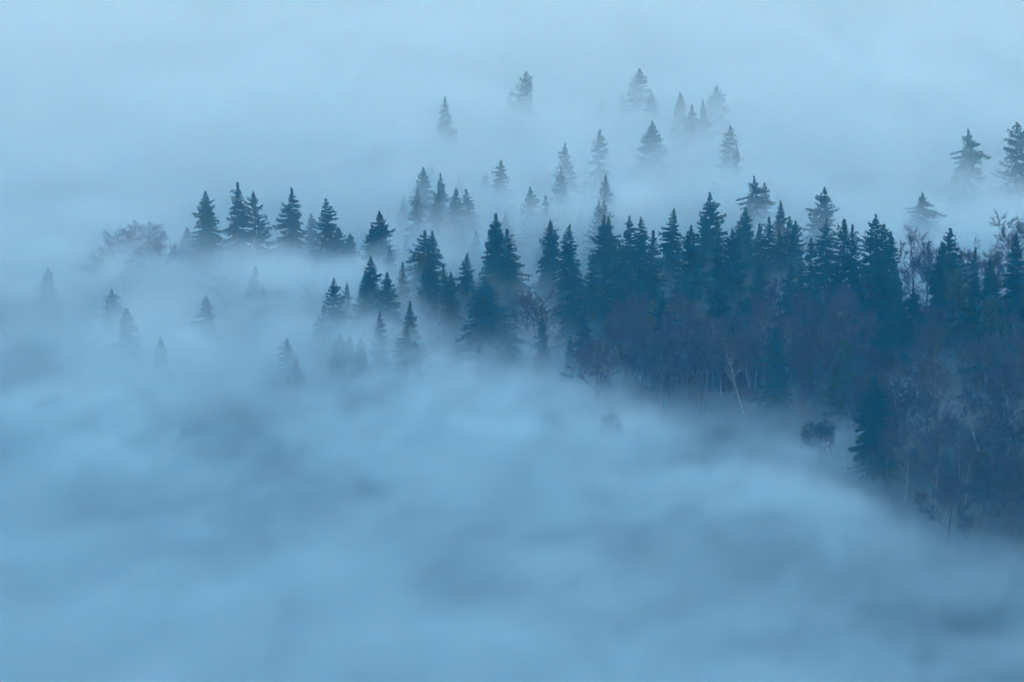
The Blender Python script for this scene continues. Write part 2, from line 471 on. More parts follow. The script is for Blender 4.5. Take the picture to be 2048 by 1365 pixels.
# ------------------------------------------------------------------ the trees one can tell apart
# tip in the 2048 x 1365 view, kind, height, width factor, metres of tip above the fog (None: clear of it), label
CONIFERS = [
    # the row on the left
    (414, 379, 'mid_a', 26, 1.18, 7, 'dark pointed spruce, leftmost of the row on the left'),
    (476, 362, 'slim_b', 27, 1.25, 7.5, 'blunt narrow dark spruce second from left in the left row, the tallest there'),
    (513, 383, 'sparse_a', 26, 0.95, 5, 'thin-branched paler spruce leaning on the right of the blunt narrow one'),
    (582, 374, 'mid_d', 26, 1.05, 8.5, 'spruce with ragged sides standing between two gaps of the left row'),
    (653, 395, 'slim_a', 25, 1.30, 12, 'darkest spruce at the right end of the left row'),
    (677, 452, 'young_b', 17, 1.2, 3.5, 'short dark spruce under the right side of the darkest left-row spruce'),
    (697, 464, 'young_a', 16, 1.1, 0, 'small pale spruce at the right foot of the left row'),
    (374, 452, 'young_a', 15, 1.1, -2, 'faint small spruce at the left foot of the left row'),
    (623, 426, 'slim_a', 25, 1.0, -7, 'ghostly spruce top in the gap of the left row'),
    (764, 419, 'mid_a', 25, 1.25, 6, 'greyed pointed spruce alone right of the left row'),
    (741, 448, 'mid_d', 21, 0.9, 3, 'smaller grey spruce at the left shoulder of the lone greyed one'),
    (779, 490, 'slim_a', 18, 1.1, -2.5, 'slim hazy spruce tip below the lone greyed spruce'),
    (801, 521, 'slim_b', 20, 1.0, -3, 'pale slim spruce left of the two-topped dark spruce'),
    # centre left
    (842, 458, 'twin_b', 26, 1.10, 8.5, 'full dark spruce with two tops, centre left of the wood'),
    (863, 513, 'mid_c', 22, 1.0, 6, 'dark spruce standing in front of the two-topped one'),
    (888, 530, 'slim_a', 20, 1.0, 4.5, 'narrow dark spruce beside the one in front of the two-topped tree'),
    (902, 542, 'mid_a', 20, 0.95, 3.5, 'right-hand dark spruce of the trio in front of the two-topped tree'),
    (933, 505, 'mid_d', 22, 1.1, 8, 'dark spruce with a pale gap on both sides, left of the steeple-shaped one'),
    (931, 573, 'young_a', 11, 1.0, -3, 'tiny pale spruce above the broad lone spruce to its left'),
    (947, 460, 'slim_b', 24, 1.0, -4.5, 'faint slim spruce left of the steeple-shaped one'),
    (988, 422, 'steeple', 28, 1.12, 9, 'smooth dark steeple-shaped spruce near the middle'),
    (989, 490, 'mid_d', 23, 1.0, 5, 'dark spruce right in front of the steeple-shaped one'),
    (1022, 455, 'slim_b', 26, 1.45, 5, 'knobbly dark spruce to the right of the steeple-shaped one'),
    (1017, 497, 'mid_a', 22, 1.0, 5.5, 'dark full spruce in front of the knobbly one right of the steeple'),
    (1013, 423, 'slim_a', 25, 1.0, -6, 'ghostly slim spruce just behind the steeple-shaped tip'),
    (742, 509, 'mid_a', 24, 1.0, 5, 'tallest dark spruce of the left centre cluster'),
    (722, 540, 'slim_a', 22, 1.1, 4, 'dark spruce at the left flank of the left centre cluster'),
    (773, 543, 'mid_c', 22, 0.9, 2.5, 'greyish spruce at the right flank of the left centre cluster'),
    (698, 565, 'knobby_a', 18, 0.8, 3, 'very slim dark spruce at the left tip of the left centre cluster'),
    (663, 555, 'mid_a', 22, 0.95, 2, 'grey rounded spruce left of the left centre cluster'),
    (640, 606, 'young_b', 16, 1.0, -3, 'faint spruce low on the left of the left centre cluster'),
    (818, 600, 'slim_a', 20, 1.1, -2.5, 'pale slim spruce in the fog under the two-topped spruce'),
    (761, 622, 'slim_b', 19, 1.1, -1.5, 'pale spruce low under the left centre cluster'),
    (808, 649, 'mid_d', 18, 1.0, 3, 'small crisp spruce rising from the fog below the left centre cluster'),
    (829, 679, 'young_a', 14, 1.0, 0, 'small companion at the right of the crisp spruce in the fog'),
    (721, 675, 'mid_a', 14, 1.2, -3, 'dim spruce alone in the fog left of the small crisp one'),
    (572, 674, 'sparse_b', 14, 1.5, -3, 'ragged thin spruce alone in the low fog on the left'),
    (592, 714, 'young_b', 15, 1.0, -4, 'ghost of a small spruce right of the ragged thin one'),
    (414, 589, 'mid_b', 15, 1.35, -2.5, 'faint spruce alone in the fog below the left row'),
    (229, 578, 'broad_a', 16, 1.3, -1.5, 'faint broad spruce far out on the left in the fog'),
    (257, 611, 'young_a', 17, 1.0, -2.5, 'small faint spruce leaning on the far left broad one'),
    (95, 535, 'mid_c', 22, 0.9, -7, 'ghost of a spruce nearest the left edge of the picture'),
    (322, 672, 'mid_a', 22, 0.8, -6.5, 'ghost of a spruce in the low fog between the two faint left ones'),
    (511, 528, 'slim_a', 22, 0.9, -6.5, 'ghost of a slim spruce below the left row'),
    # the far slope behind
    (1050, 142, 'sparse_a', 26, 1.15, 7.5, 'thin airy spruce top, highest above the fog near the middle'),
    (1022, 186, 'mid_b', 23, 0.9, -4, 'faint tree at the lower left of the high airy spruce'),
    (875, 175, 'mid_d', 24, 0.8, -5.5, 'upper faint spruce of the pair high up left of the middle'),
    (891, 192, 'slim_b', 25, 1.2, -1.5, 'clearer lower spruce of the pair high up left of the middle'),
    (875, 245, 'slim_a', 22, 1.1, -4.5, 'faint spruce top below the pair high up left of the middle'),
    (782, 227, 'slim_b', 22, 1.0, -7.5, 'lone ghost of a spruce farthest left on the far slope'),
    (841, 334, 'mid_c', 25, 0.95, -2, 'wide grey spruce, left in the grey clump behind the two-topped tree'),
    (864, 326, 'slim_a', 25, 1.1, -5.5, 'ghostly spruce behind the grey clump'),
    (882, 344, 'mid_a', 25, 0.85, 0, 'pointed grey spruce at the right of the grey clump'),
    (832, 374, 'slim_b', 22, 1.0, -2.5, 'slim grey spruce low in the grey clump'),
    (808, 390, 'slim_a', 21, 1.0, -4, 'faint slim spruce left below the grey clump'),
    (871, 378, 'slim_b', 22, 1.15, 4, 'crisp narrow spruce in front of the grey clump'),
    (906, 374, 'slim_a', 23, 1.25, 4, 'crisp pointed spruce right of the grey clump'),
    (936, 376, 'slim_a', 22, 1.2, 0, 'lighter spruce right beside the crisp pointed one'),
    (919, 348, 'slim_b', 23, 0.9, -7, 'ghost above the two crisp narrow spruces'),
    (1002, 318, 'mid_d', 25, 1.0, 7.5, 'dark spiky spruce alone on the far slope above the steeple-shaped one'),
    (972, 342, 'mid_b', 24, 0.9, -6, 'ghost at the left of the lone dark spiky spruce'),
    (1059, 374, 'slim_a', 23, 1.35, 0, 'pale cone-shaped spruce right of the steeple tip'),
    (1093, 389, 'slim_b', 22, 1.25, -1, 'second pale spruce right of the steeple tip'),
    (1122, 334, 'mid_a', 24, 0.85, 5, 'neat grey spruce above the two pale ones right of the steeple tip'),
    (1128, 284, 'knobby_b', 25, 1.0, -3, 'faint lopsided spruce above the neat grey one'),
    (1198, 258, 'sparse_b', 26, 1.0, 4, 'spindly spruce with one raised arm on the far slope'),
    (1217, 346, 'slim_b', 24, 1.2, -3, 'faint spruce below the spindly one with the raised arm'),
    (1198, 401, 'sparse_a', 23, 0.9, -1, 'left one of two faint thin spruces behind the grey pair'),
    (1213, 399, 'sparse_b', 23, 0.9, -2.5, 'right one of two faint thin spruces behind the grey pair'),
    (1164, 423, 'slim_a', 22, 0.9, -6.5, 'ghost left of the two faint thin spruces'),
    (1274, 133, 'mid_b', 26, 1.15, 4, 'hazy broad spruce, the topmost tree in the picture'),
    (1303, 178, 'broad_b', 22, 0.8, -3.5, 'faint wide tree at the right foot of the topmost spruce'),
    (1246, 181, 'broad_b', 22, 0.7, -5, 'very faint tree at the left foot of the topmost spruce'),
    (1203, 195, 'mid_a', 22, 0.9, -7.5, 'ghost left of the topmost spruce'),
    (1364, 183, 'twin_a', 24, 0.8, -3, 'faint two-topped tree right of the topmost spruce'),
    (1381, 207, 'slim_b', 24, 1.2, -1, 'faint slim spruce left of the hazy pointed one high on the right'),
    (1411, 199, 'mid_a', 24, 0.85, 1.5, 'hazy pointed spruce high on the right of the topmost one'),
    (1436, 167, 'broad_b', 26, 0.95, -3.5, 'blurred broad crown behind the hazy pointed spruce'),
    (1303, 241, 'broad_a', 26, 1.05, 8.5, 'bold broad spruce, the darkest on the far slope'),
    (1352, 281, 'young_a', 16, 1.0, -6, 'ghost right of the bold broad spruce'),
    (1460, 251, 'sparse_b', 25, 1.2, 8, 'airy tiered spruce above the white fog on the right'),
    (1478, 289, 'knobby_a', 22, 0.7, -1, 'very slim hazy spruce at the right foot of the airy tiered one'),
    (1550, 236, 'broad_a', 25, 1.4, -6.5, 'blue blurred tree crown deep in the fog on the right'),
    (1628, 262, 'mid_b', 22, 1.0, -6.5, 'ghost right of the blue blurred crown'),
    (1504, 350, 'broad_b', 25, 0.95, 3, 'bushy grey crown with several small tops behind the right wood'),
    (1525, 361, 'mid_b', 23, 0.8, -1, 'grey crown joined to the right side of the bushy one'),
    (1429, 362, 'mid_c', 23, 0.9, -6.5, 'ghost behind the tall dark spire of the wood'),
    (1561, 397, 'mid_a', 23, 0.8, -1, 'neat faint spruce right below the bushy grey crown'),
    (1642, 371, 'mid_a', 25, 1.15, -3.5, 'wide faint cone of a spruce behind the right wood'),
    (1937, 258, 'broad_b', 27, 0.95, 9.5, 'large hazy spruce, left one of the two at the upper right edge'),
    (2033, 242, 'sparse_a', 28, 1.35, 13, 'large open-branched spruce cut by the right edge'),
    (1843, 384, 'broad_b', 19, 1.35, 1.0, 'tiered dark top of a wide spruce rising from white fog above the right wood'),
    # the front row of the wood, middle to right
    (1104, 436, 'mid_a', 25, 0.95, 5.5, 'dark spruce at the left end of the main row, before the paired gap'),
    (1137, 449, 'mid_d', 26, 1.05, 9, 'dark spruce with feathered left side, second in the main row'),
    (1153, 514, 'knobby_b', 25, 0.95, 14, 'dark spruce with light gaps in its crown below the feathered one'),
    (1203, 429, 'mid_a', 25, 0.95, 3.5, 'left one of the grey pair behind the main row'),
    (1219, 431, 'mid_d', 25, 1.0, 2.5, 'right one of the grey pair behind the main row'),
    (1260, 429, 'mid_b', 25, 0.85, 8, 'left one of the two dark bushy spruces standing shoulder to shoulder'),
    (1276, 431, 'mid_d', 25, 0.95, 8, 'right one of the two dark bushy spruces standing shoulder to shoulder'),
    (1304, 458, 'slim_b', 25, 1.15, 9, 'narrow tiered spruce just right of the dark bushy two'),
    (1344, 417, 'mid_d', 26, 0.92, 7, 'dark pointed spruce in the main row with swept branches'),
    (1423, 384, 'mid_a', 28, 1.05, 7.5, 'tallest dark spire of the main row'),
    (1405, 428, 'slim_a', 23, 1.0, 7, 'dark shoulder tree left of the tallest spire'),
    (1378, 448, 'broad_a', 27, 0.95, 16, 'massive dark spruce in front of the tallest spire'),
    (1437, 461, 'slim_a', 24, 0.95, 6, 'slim dark spruce right below the tallest spire'),
    (1413, 476, 'young_a', 18, 0.9, 6, 'small grey tip between the massive spruce and the slim one'),
    (1470, 459, 'mid_c', 27, 1.0, 14, 'dark spruce with speckled light crown right of the massive one'),
    (1490, 415, 'mid_c', 25, 0.95, 1.0, 'grey rounded crown behind the speckled spruce'),
    (1494, 456, 'slim_a', 22, 0.9, 0.5, 'thin grey spruce in front of the grey rounded crown'),
    (1523, 445, 'slim_a', 24, 1.25, 8, 'compact dark spruce alone in a bright gap'),
    (1544, 431, 'slim_b', 25, 1.2, 2, 'first grey slim spruce right of the compact dark one'),
    (1565, 456, 'slim_a', 22, 1.0, 1, 'second, shorter grey spruce right of the compact dark one'),
    (1583, 431, 'knobby_b', 25, 0.95, 3, 'grey knobbly spruce with two raised side tops'),
    (1595, 439, 'knobby_a', 24, 0.85, 1.5, 'grey thin top leaning at the right of the knobbly one'),
    (1515, 514, 'mid_a', 22, 0.95, 12, 'dark pyramidal spruce at the edge of the bright gap'),
    (1236, 484, 'slim_a', 25, 1.05, 15, 'dark narrow spruce at the upper left corner of the dense wood'),
    (1211, 492, 'knobby_b', 24, 0.95, 14, 'dark ragged spruce at the left corner of the dense wood'),
    (1187, 503, 'slim_b', 22, 1.0, 5, 'grey slim spruce on the left outside the dense wood'),
    (1254, 514, 'mid_c', 23, 0.85, 15, 'dark spruce tucked below the narrow corner one'),
    (1282, 525, 'knobby_b', 20, 0.9, 12, 'small ragged dark spruce below the two bushy ones'),
    (1311, 514, 'mid_a', 24, 0.85, 14, 'dark spruce below the narrow tiered one'),
    (1433, 531, 'broad_a', 23, 0.85, None, 'low dark spruce between the massive and the speckled one'),
    (1623, 474, 'knobby_a', 25, 0.95, 15, 'slim knobbly dark spire standing free'),
    (1605, 509, 'slim_b', 22, 0.95, 13, 'short dark spruce left below the free slim spire'),
    (1585, 517, 'slim_a', 22, 1.05, 13, 'dark spruce left of the short one by the free slim spire'),
    (1655, 435, 'knobby_b', 26, 0.85, 3.5, 'grey spruce top left of the dark forked pair'),
    (1684, 435, 'knobby_a', 28, 1.15, 16, 'dark bristly spire with a broad base right of the grey top'),
    (1705, 447, 'slim_b', 26, 1.1, 5, 'grey-green spruce leaning on the dark bristly spire'),
    (1747, 426, 'knobby_b', 29, 1.05, 18, 'highest dark knobbly spire of the right wood'),
    (1767, 446, 'knobby_a', 27, 1.2, 16, 'second top close right of the highest knobbly spire'),
    (1783, 461, 'mid_b', 25, 0.8, 16, 'dark branchy top at the right slope of the highest knobbly spire'),
    (1762, 508, 'broad_a', 27, 0.95, None, 'big dark green spruce low under the highest knobbly spire'),
    (1895, 453, 'knobby_a', 27, 1.15, 20, 'dark spire with stubby arms near the right edge'),
    (1881, 482, 'mid_c', 23, 0.85, 18, 'dark spruce at the left foot of the stubby-armed spire'),
    (1946, 492, 'slim_b', 23, 0.9, 18, 'slim dim spruce under the thin bare tree on the right'),
    (1981, 515, 'mid_a', 21, 0.8, 18, 'low spruce top left of the big bare tree at the right edge'),
    (2031, 464, 'slim_a', 26, 1.1, 20, 'dark spruce showing through the big bare tree at the right edge'),
    # in front of the wood
    (970, 557, 'broad_a', 22, 1.5, 18, 'broad dark spruce standing alone at the edge of the fog'),
    (1085, 624, 'mid_d', 17, 0.75, 9, 'small dim spruce in front of the bare tree'),
    (1140, 671, 'young_b', 12, 0.8, 0.5, 'little dim spruce low at the left end of the wood'),
    (1169, 606, 'slim_b', 20, 1.1, 3.5, 'dim thin spruce at the left end of the wood'),
    (1020, 648, 'young_b', 10, 1.1, 0, 'little reddish-grey treelet right of the broad lone spruce'),
    (1758, 750, 'mid_a', 24, 1.2, None, 'dark green spruce seen whole in front at the lower right'),
    (1695, 679, 'pine', 19, 0.8, None, 'mossy green pine with drooping boughs left above the whole dark spruce'),
    (1918, 535, 'pine', 22, 0.75, None, 'brownish green conifer under the stubby-armed spire'),
    (1985, 590, 'pine', 21, 0.75, None, 'brownish green conifer near the right edge below the low spruce top'),
]
BROADLEAVES = [
    (1072, 571, 'bare_wide', 18, 1.1, 12, 'bare fan-shaped tree left of the dense wood', 'bare_tree'),
    (270, 442, 'bare_wide', 20, 1.5, -7, 'faint wide dome of a bare tree left of the left row', 'bare_tree'),
    (300, 439, 'bare_a', 20, 1.2, -6.5, 'faint bare twigs poking over the pale dome on the left', 'bare_tree'),
    (205, 480, 'bare_b', 18, 1.5, -6, 'ghost of a rounded bare tree at the left slope of the pale dome', 'bare_tree'),
    (330, 462, 'bare_b', 19, 1.3, -5, 'faint rounded bare crown at the right slope of the pale dome', 'bare_tree'),
    (240, 458, 'bare_a', 19, 1.4, -7.5, 'faint bare crown filling the middle of the pale dome', 'bare_tree'),
    (1829, 450, 'bare_b', 24, 1.0, 18, 'dense purple-brown bare crown between the highest spire and the stubby-armed one', 'bare_tree'),
    (1855, 470, 'bare_a', 23, 0.9, 18, 'bare brushy crown right of the dense purple-brown one', 'bare_tree'),
    (1952, 458, 'wispy', 26, 1.0, 18, 'thin wispy bare tree sticking up against the fog near the right edge', 'bare_tree'),
    (2040, 419, 'bare_wide', 26, 1.15, 20, 'big bare tree with spreading branches cut by the right edge', 'bare_tree'),
    (1925, 486, 'bare_c', 21, 1.0, 18, 'bare brush between the stubby-armed spire and the wispy tree', 'bare_tree'),
    (1874, 474, 'bare_b', 22, 0.9, 18, 'bare brush against the fog just left of the stubby-armed spire', 'bare_tree'),
    (1906, 484, 'bare_a', 21, 0.9, 18, 'bare brush against the fog just right of the stubby-armed spire', 'bare_tree'),
    (1968, 498, 'bare_b', 21, 0.95, 18, 'bare rounded crown right below the thin wispy tree', 'bare_tree'),
    (1998, 478, 'bare_a', 23, 1.0, 20, 'bare crown at the left flank of the big bare tree on the right edge', 'bare_tree'),
    (1548, 528, 'bare_c', 20, 0.8, 12, 'pale bare brush at the bright gap left of the short dark spruces', 'bare_tree'),
    (1532, 540, 'bare_a', 19, 0.9, 14, 'bare twiggy tree right of the dark pyramidal spruce', 'bare_tree'),
    (1310, 592, 'yellow', 16, 1.0, None, 'yellow-green leafy tree in the middle of the dark wood', 'leafy_tree'),
    (1642, 834, 'gnarled', 11.5, 1.05, 10, 'small crooked tree with withered leaves standing in the fog', 'leafy_tree'),
    (1222, 822, 'gnarled', 9, 1.0, -4.5, 'faint brownish tree at the edge of the fog below the wood', 'leafy_tree'),
    (1446, 632, 'birch_b', 20, 1.0, None, 'pale birch leaning left, the first of the birches in the wood', 'birch_tree'),
    (1512, 600, 'birch_a', 22, 1.0, None, 'slender pale birch right of the first leaning one', 'birch_tree'),
    (1562, 618, 'birch_c', 21, 1.0, None, 'forked pale birch with a thick white stem in the middle birch group', 'birch_tree'),
    (1652, 640, 'birch_a', 20, 1.1, None, 'white-stemmed birch left of the mossy green pine', 'birch_tree'),
    (1690, 560, 'birch_b', 20, 0.9, None, 'pale birch high in the wood under the bristly spire', 'birch_tree'),
    (1322, 668, 'birch_a', 18, 0.8, None, 'dim pale birch under the yellow-green leafy tree', 'birch_tree'),
    (1888, 690, 'birch_a', 26, 1.05, None, 'tallest white birch stem at the lower right', 'birch_tree'),
    (1815, 820, 'birch_b', 21, 1.0, None, 'pale birch with an arm to the left, just right of the whole dark spruce', 'birch_tree'),
    (2024, 733, 'birch_c', 22, 1.0, None, 'forked pale birch by the right edge', 'birch_tree'),
    (1874, 890, 'birch_a', 16, 0.8, None, 'short pale birch at the lower fog line on the right', 'birch_tree'),
    (1922, 800, 'birch_a', 18, 0.7, None, 'thin pale birch right of the tallest white stem', 'birch_tree'),
]
rng = random.Random(77)
CONTROL = []                                    # (x, y, fog top z, weight)
TAKEN = []
def sounding(p, h, c, firm=1.0):
    # the fog's upper surface at this tree and a little way in front of it
    z = p[2] + h - c if c is not None else p[2] + rng.uniform(-6.0, 2.0)
    deep = c is not None and c < 2
    alone = c is not None and 15.5 < c < 18.5 and p[1] < 60
    CONTROL.append((p[0], p[1], z, firm * (2.0 if deep or alone else 1.0)))
    if deep or alone:
        CONTROL.append((p[0], p[1] - 16.0, z, firm * 1.2))


for px, py, k, h, w, c, lab in CONIFERS:
    if rng.random() < 0.4 and not lab.startswith('dark green spruce seen whole'):
        k = {'mid_a': 'mid_f', 'mid_b': 'mid_e', 'mid_d': 'mid_e', 'mid_c': 'mid_f', 'slim_a': 'slim_c', 'broad_b': 'broad_c'}.get(k, k)
    if c is not None and c <= -4:
        h, w = h * 0.68, w * 1.3              # drowned crowns stand farther back, deeper in the fog
    p = stand_at(px, py, h)
    TAKEN.append((p[0], p[1]))
    w = w * rng.uniform(0.96, 1.04)
    if c is not None and px < 800 and py > 500 and c < 3:
        c -= 1.0
    if c is not None and c < 9:
        c = c * 1.4 if c < 0 else c + (5.0 if py < 415 else 3.0)      # crowns stand a little clearer of the fog on the far slope
    plant('pine_tree' if k == 'pine' else 'spruce_tree', k, p, h, w, rng.uniform(0, 6.28), lab, 'tree')
    sounding(p, h, c, 3.5 if lab.startswith('broad dark spruce') else 1.0)
for px, py, k, h, w, c, lab, nm in BROADLEAVES:
    p = stand_at(px, py, h)
    TAKEN.append((p[0], p[1]))
    plant(nm, k, p, h, w, rng.uniform(0, 6.28), lab, 'tree')
    sounding(p, h, c, 3.0 if px < 400 or k == 'gnarled' else 1.0)

# ------------------------------------------------------------------ the inside of the dark wood, where no tree can be told from its neighbour
def clear_of(x, y, r):
    return all((x - a) ** 2 + (y - b) ** 2 > r * r for a, b in TAKEN)


def wood_tops(px):
    """Upper and lower limit, in the view, of the tips that fill the dark wood."""
    up = np.interp(px, [1150, 1200, 1300, 1420, 1560, 1640, 1760, 1900, 2080], [650, 560, 560, 560, 575, 545, 520, 525, 520])
    lo = np.interp(px, [1150, 1250, 1400, 1560, 1700, 1800, 1900, 2080], [680, 660, 660, 670, 700, 880, 925, 950])
    return up, lo


fill = {'spruce_tree': (['mid_a', 'mid_c', 'slim_a', 'broad_a', 'mid_d', 'mid_e', 'mid_f'], (17, 23), 'dark spruce sunk in the shaded inside of the right wood', 'spruces inside the dark wood'),
        'bare_tree': (['bare_a', 'bare_b', 'bare_c', 'bare_wide'], (14, 21), 'bare purplish tree in the shaded inside of the right wood', 'bare trees inside the dark wood'),
        'birch_tree': (['birch_a', 'birch_b', 'birch_c'], (15, 20), 'thin dim birch half hidden inside the right wood', 'dim birches inside the dark wood'),
        'bare_shrub': (['shrub_a', 'shrub_b'], (5, 8), 'rusty bare shrub in the undergrowth of the right wood', 'bare shrubs under the dark wood')}
for nm, count, gap in (('birch_tree', 10, 4.0), ('bare_tree', 96, 3.0), ('spruce_tree', 20, 4.2), ('bare_shrub', 48, 2.2)):
    ks, hs, lab, grp = fill[nm]
    n = tries = 0
    while n < count and tries < 4000:
        tries += 1
        px = rng.uniform(1290 if nm == 'spruce_tree' else 1165, 2075)
        up, lo = wood_tops(px)
        if nm == 'bare_shrub':
            up, lo = up + 110, lo + 95
        if nm == 'spruce_tree':
            lo = up + 75
        if nm == 'birch_tree':
            up = up + 70
        py = rng.uniform(up, lo)
        h = rng.uniform(*hs)
        p = stand_at(px, py, h)
        if not clear_of(p[0], p[1], gap):
            continue
        TAKEN.append((p[0], p[1]))
        plant(nm, rng.choice(ks), p, h, rng.uniform(0.85, 1.1), rng.uniform(0, 6.28), lab, 'shrub' if nm == 'bare_shrub' else 'tree', grp)
        if nm != 'bare_shrub':
            CONTROL.append((p[0], p[1], p[2] + rng.uniform(-6.0, 12.0 if py > 640 else 1.0), 0.5))
        n += 1

# ------------------------------------------------------------------ crowns drowned in the fog, dim patches between the trees that stand out of it
for x0, x1, y0, y1, count, hs, lab, grp in (
        (350, 720, 462, 580, 18, (8, 12), 'dim tree crown drowned in the fog below the left row', 'crowns drowned in the fog on the left'),
        (600, 890, 560, 690, 14, (9, 13), 'dim tree crown drowned in the fog left of the broad lone spruce', 'crowns drowned in the fog at the centre'),
        (790, 1120, 380, 520, 12, (10, 14), 'dim tree crown drowned in the fog around the steeple-shaped spruce', 'crowns drowned in the fog round the steeple'),
        (1020, 1650, 190, 410, 10, (10, 14), 'dim tree crown drowned in the fog of the far slope', 'crowns drowned in the fog on the far slope')):
    n = tries = 0
    while n < count and tries < 2000:
        tries += 1
        h = rng.uniform(*hs)
        p = stand_at(rng.uniform(x0, x1), rng.uniform(y0, y1), h)
        if not clear_of(p[0], p[1], 5.0):
            continue
        TAKEN.append((p[0], p[1]))
        k = rng.choice(['mid_a', 'mid_d', 'mid_f', 'bare_a', 'bare_b', 'broad_a'])
        plant('bare_tree' if k.startswith('bare') else 'spruce_tree', k, p, h, rng.uniform(1.1, 1.5), rng.uniform(0, 6.28), lab, 'tree', grp)
        n += 1

# ------------------------------------------------------------------ air: an even blue haze, and the fog that lies in the valleys
def volume(name, colour, density, attr='', aniso=0.0, absorb=0.0):
    m = bpy.data.materials.new(name)
    m.use_nodes = True
    n = m.node_tree.nodes
    n.clear()
    p = n.new('ShaderNodeVolumePrincipled')
    p.inputs['Color'].default_value = (*colour, 1.0)
    p.inputs['Density'].default_value = density
    p.inputs['Density Attribute'].default_value = attr
    p.inputs['Absorption Color'].default_value = (absorb, absorb, absorb, 1.0)      # 1: scatters without absorbing
    p.inputs['Anisotropy'].default_value = aniso
    u = n.new('ShaderNodeOutputMaterial')
    m.node_tree.links.new(p.outputs[0], u.inputs['Volume'])
    return m


hx0, hx1, hy0, hy1, hz0, hz1 = -9400, 9400, -6400, 12400, -40, 470
hm = bpy.data.meshes.new('haze')
hm.from_pydata([(x, y, z) for z in (hz0, hz1) for y in (hy0, hy1) for x in (hx0, hx1)], [],
               [(0, 2, 3, 1), (4, 5, 7, 6), (0, 1, 5, 4), (2, 6, 7, 3), (0, 4, 6, 2), (1, 3, 7, 5)])
hm.materials.append(volume('blue_haze', HAZE_COLOUR, HAZE_DENSITY, absorb=1.0))
haze = bpy.data.objects.new('haze', hm)
haze['kind'], haze['label'] = 'stuff', 'thin even blue haze filling the air'
col.objects.link(haze)

# the fog's upper surface, where it lies: over the open valley it follows these soundings (view direction, metres of fog over the ground)
SOUND = [
    # far field, closed fog
    *[(px, 60, 26) for px in range(0, 2100, 150)], *[(px, 130, 25) for px in range(0, 1000, 130)], *[(px, 110, 25) for px in (1150, 1520, 1660, 1800, 1980)],
    *[(px, 230, 24) for px in range(0, 760, 110)], (960, 230, 25), (1120, 215, 25), (1660, 300, 24), (1760, 280, 26), (1850, 330, 25), (1750, 360, 24), (1600, 330, 22),
    *[(px, 330, 22) for px in range(0, 760, 110)], *[(px, 420, 20) for px in range(0, 340, 80)], (1000, 260, 25), (1240, 330, 24), (1390, 320, 25), (1320, 390, 24),
    (1930, 420, 22), (1990, 430, 22), (1700, 410, 20),
    (1780, 430, 21), (1830, 440, 21), (1880, 440, 20), (1640, 450, 17), (1560, 480, 15), (1480, 440, 17), (1330, 440, 15), (1160, 470, 16), (1060, 480, 14), (1720, 440, 18), (1960, 460, 18),
    # thin mist among the lowest trees of the wood
    (1200, 735, 12), (1300, 735, 11), (1400, 740, 11), (1500, 745, 11), (1150, 715, 13), (1100, 690, 11), (1600, 770, 10), (1230, 690, 5), (1450, 700, 5), (1340, 690, 5), (1560, 720, 5), (1680, 800, 6),
    # left, below the row
    (60, 500, 20), (150, 560, 20), (250, 545, 14), (480, 620, 20), (600, 620, 19), (60, 640, 20), (150, 690, 19), (400, 740, 17), (480, 780, 17), (250, 780, 17), (80, 780, 17),
    # the fog bank in front of the wood: billows and hollows
    (900, 745, 13), (1000, 770, 14), (1080, 800, 17), (980, 830, 16), (820, 770, 15), (700, 780, 15), (600, 800, 14), (860, 880, 15), (1150, 830, 14), (1230, 870, 11), (1190, 775, 10), (1280, 770, 8),
    (1330, 830, 11), (1420, 800, 15), (1500, 800, 15), (1580, 830, 11), (1650, 900, 4), (1400, 880, 9), (1520, 900, 5), (1600, 940, 4), (1450, 960, 7), (1300, 940, 9), (1700, 960, 3),
    (270, 890, 20), (180, 900, 19), (350, 910, 17), (60, 900, 14), (450, 860, 13), (560, 900, 14), (680, 880, 15), (100, 980, 16), (300, 980, 15), (500, 980, 14.5), (700, 980, 15), (900, 960, 15), (1080, 930, 14),
    (1180, 990, 15), (1350, 1010, 16), (1480, 1010, 19), (1600, 1020, 19), (1690, 1050, 16), (1790, 1060, 14.5), (1900, 1060, 11.5), (2000, 1060, 9.5), (1850, 1010, 5), (1960, 1010, 4),
    (60, 1060, 17), (200, 1080, 14), (350, 1100, 14.5), (500, 1090, 12.5), (650, 1070, 14.5), (800, 1060, 14.5), (950, 1060, 13.5), (1100, 1070, 13.5), (1250, 1090, 14), (1400, 1100, 15), (1550, 1110, 15),
    (100, 1160, 15.5), (260, 1150, 14), (420, 1160, 14.5), (600, 1170, 14.5), (780, 1160, 13.5), (950, 1150, 13.5), (1120, 1170, 15.5), (1300, 1180, 13.5), (1480, 1190, 13), (1650, 1170, 11), (1800, 1150, 9.29), (1950, 1150, 7.72),
    (60, 1260, 18.5), (220, 1250, 17.5), (400, 1230, 18.5), (560, 1240, 17.5), (720, 1260, 16.5), (900, 1260, 15.5), (1080, 1260, 15.5), (1260, 1270, 14.5), (1450, 1270, 11.8), (1640, 1270, 11.1), (1820, 1260, 7), (1980, 1260, 7),
    (60, 1380, 18.5), (260, 1380, 17.5), (480, 1380, 16.5), (700, 1380, 16.5), (900, 1380, 14.5), (1100, 1380, 13.5), (1300, 1380, 11.5), (1500, 1380, 10.5), (1700, 1380, 8.25), (1900, 1380, 7), (2040, 1380, 7),
]
for px, py, f in SOUND:
    p = stand_at(px, py, max(f, 0.0) * 0.8)
    CONTROL.append((p[0], p[1], p[2] + f, 0.8))
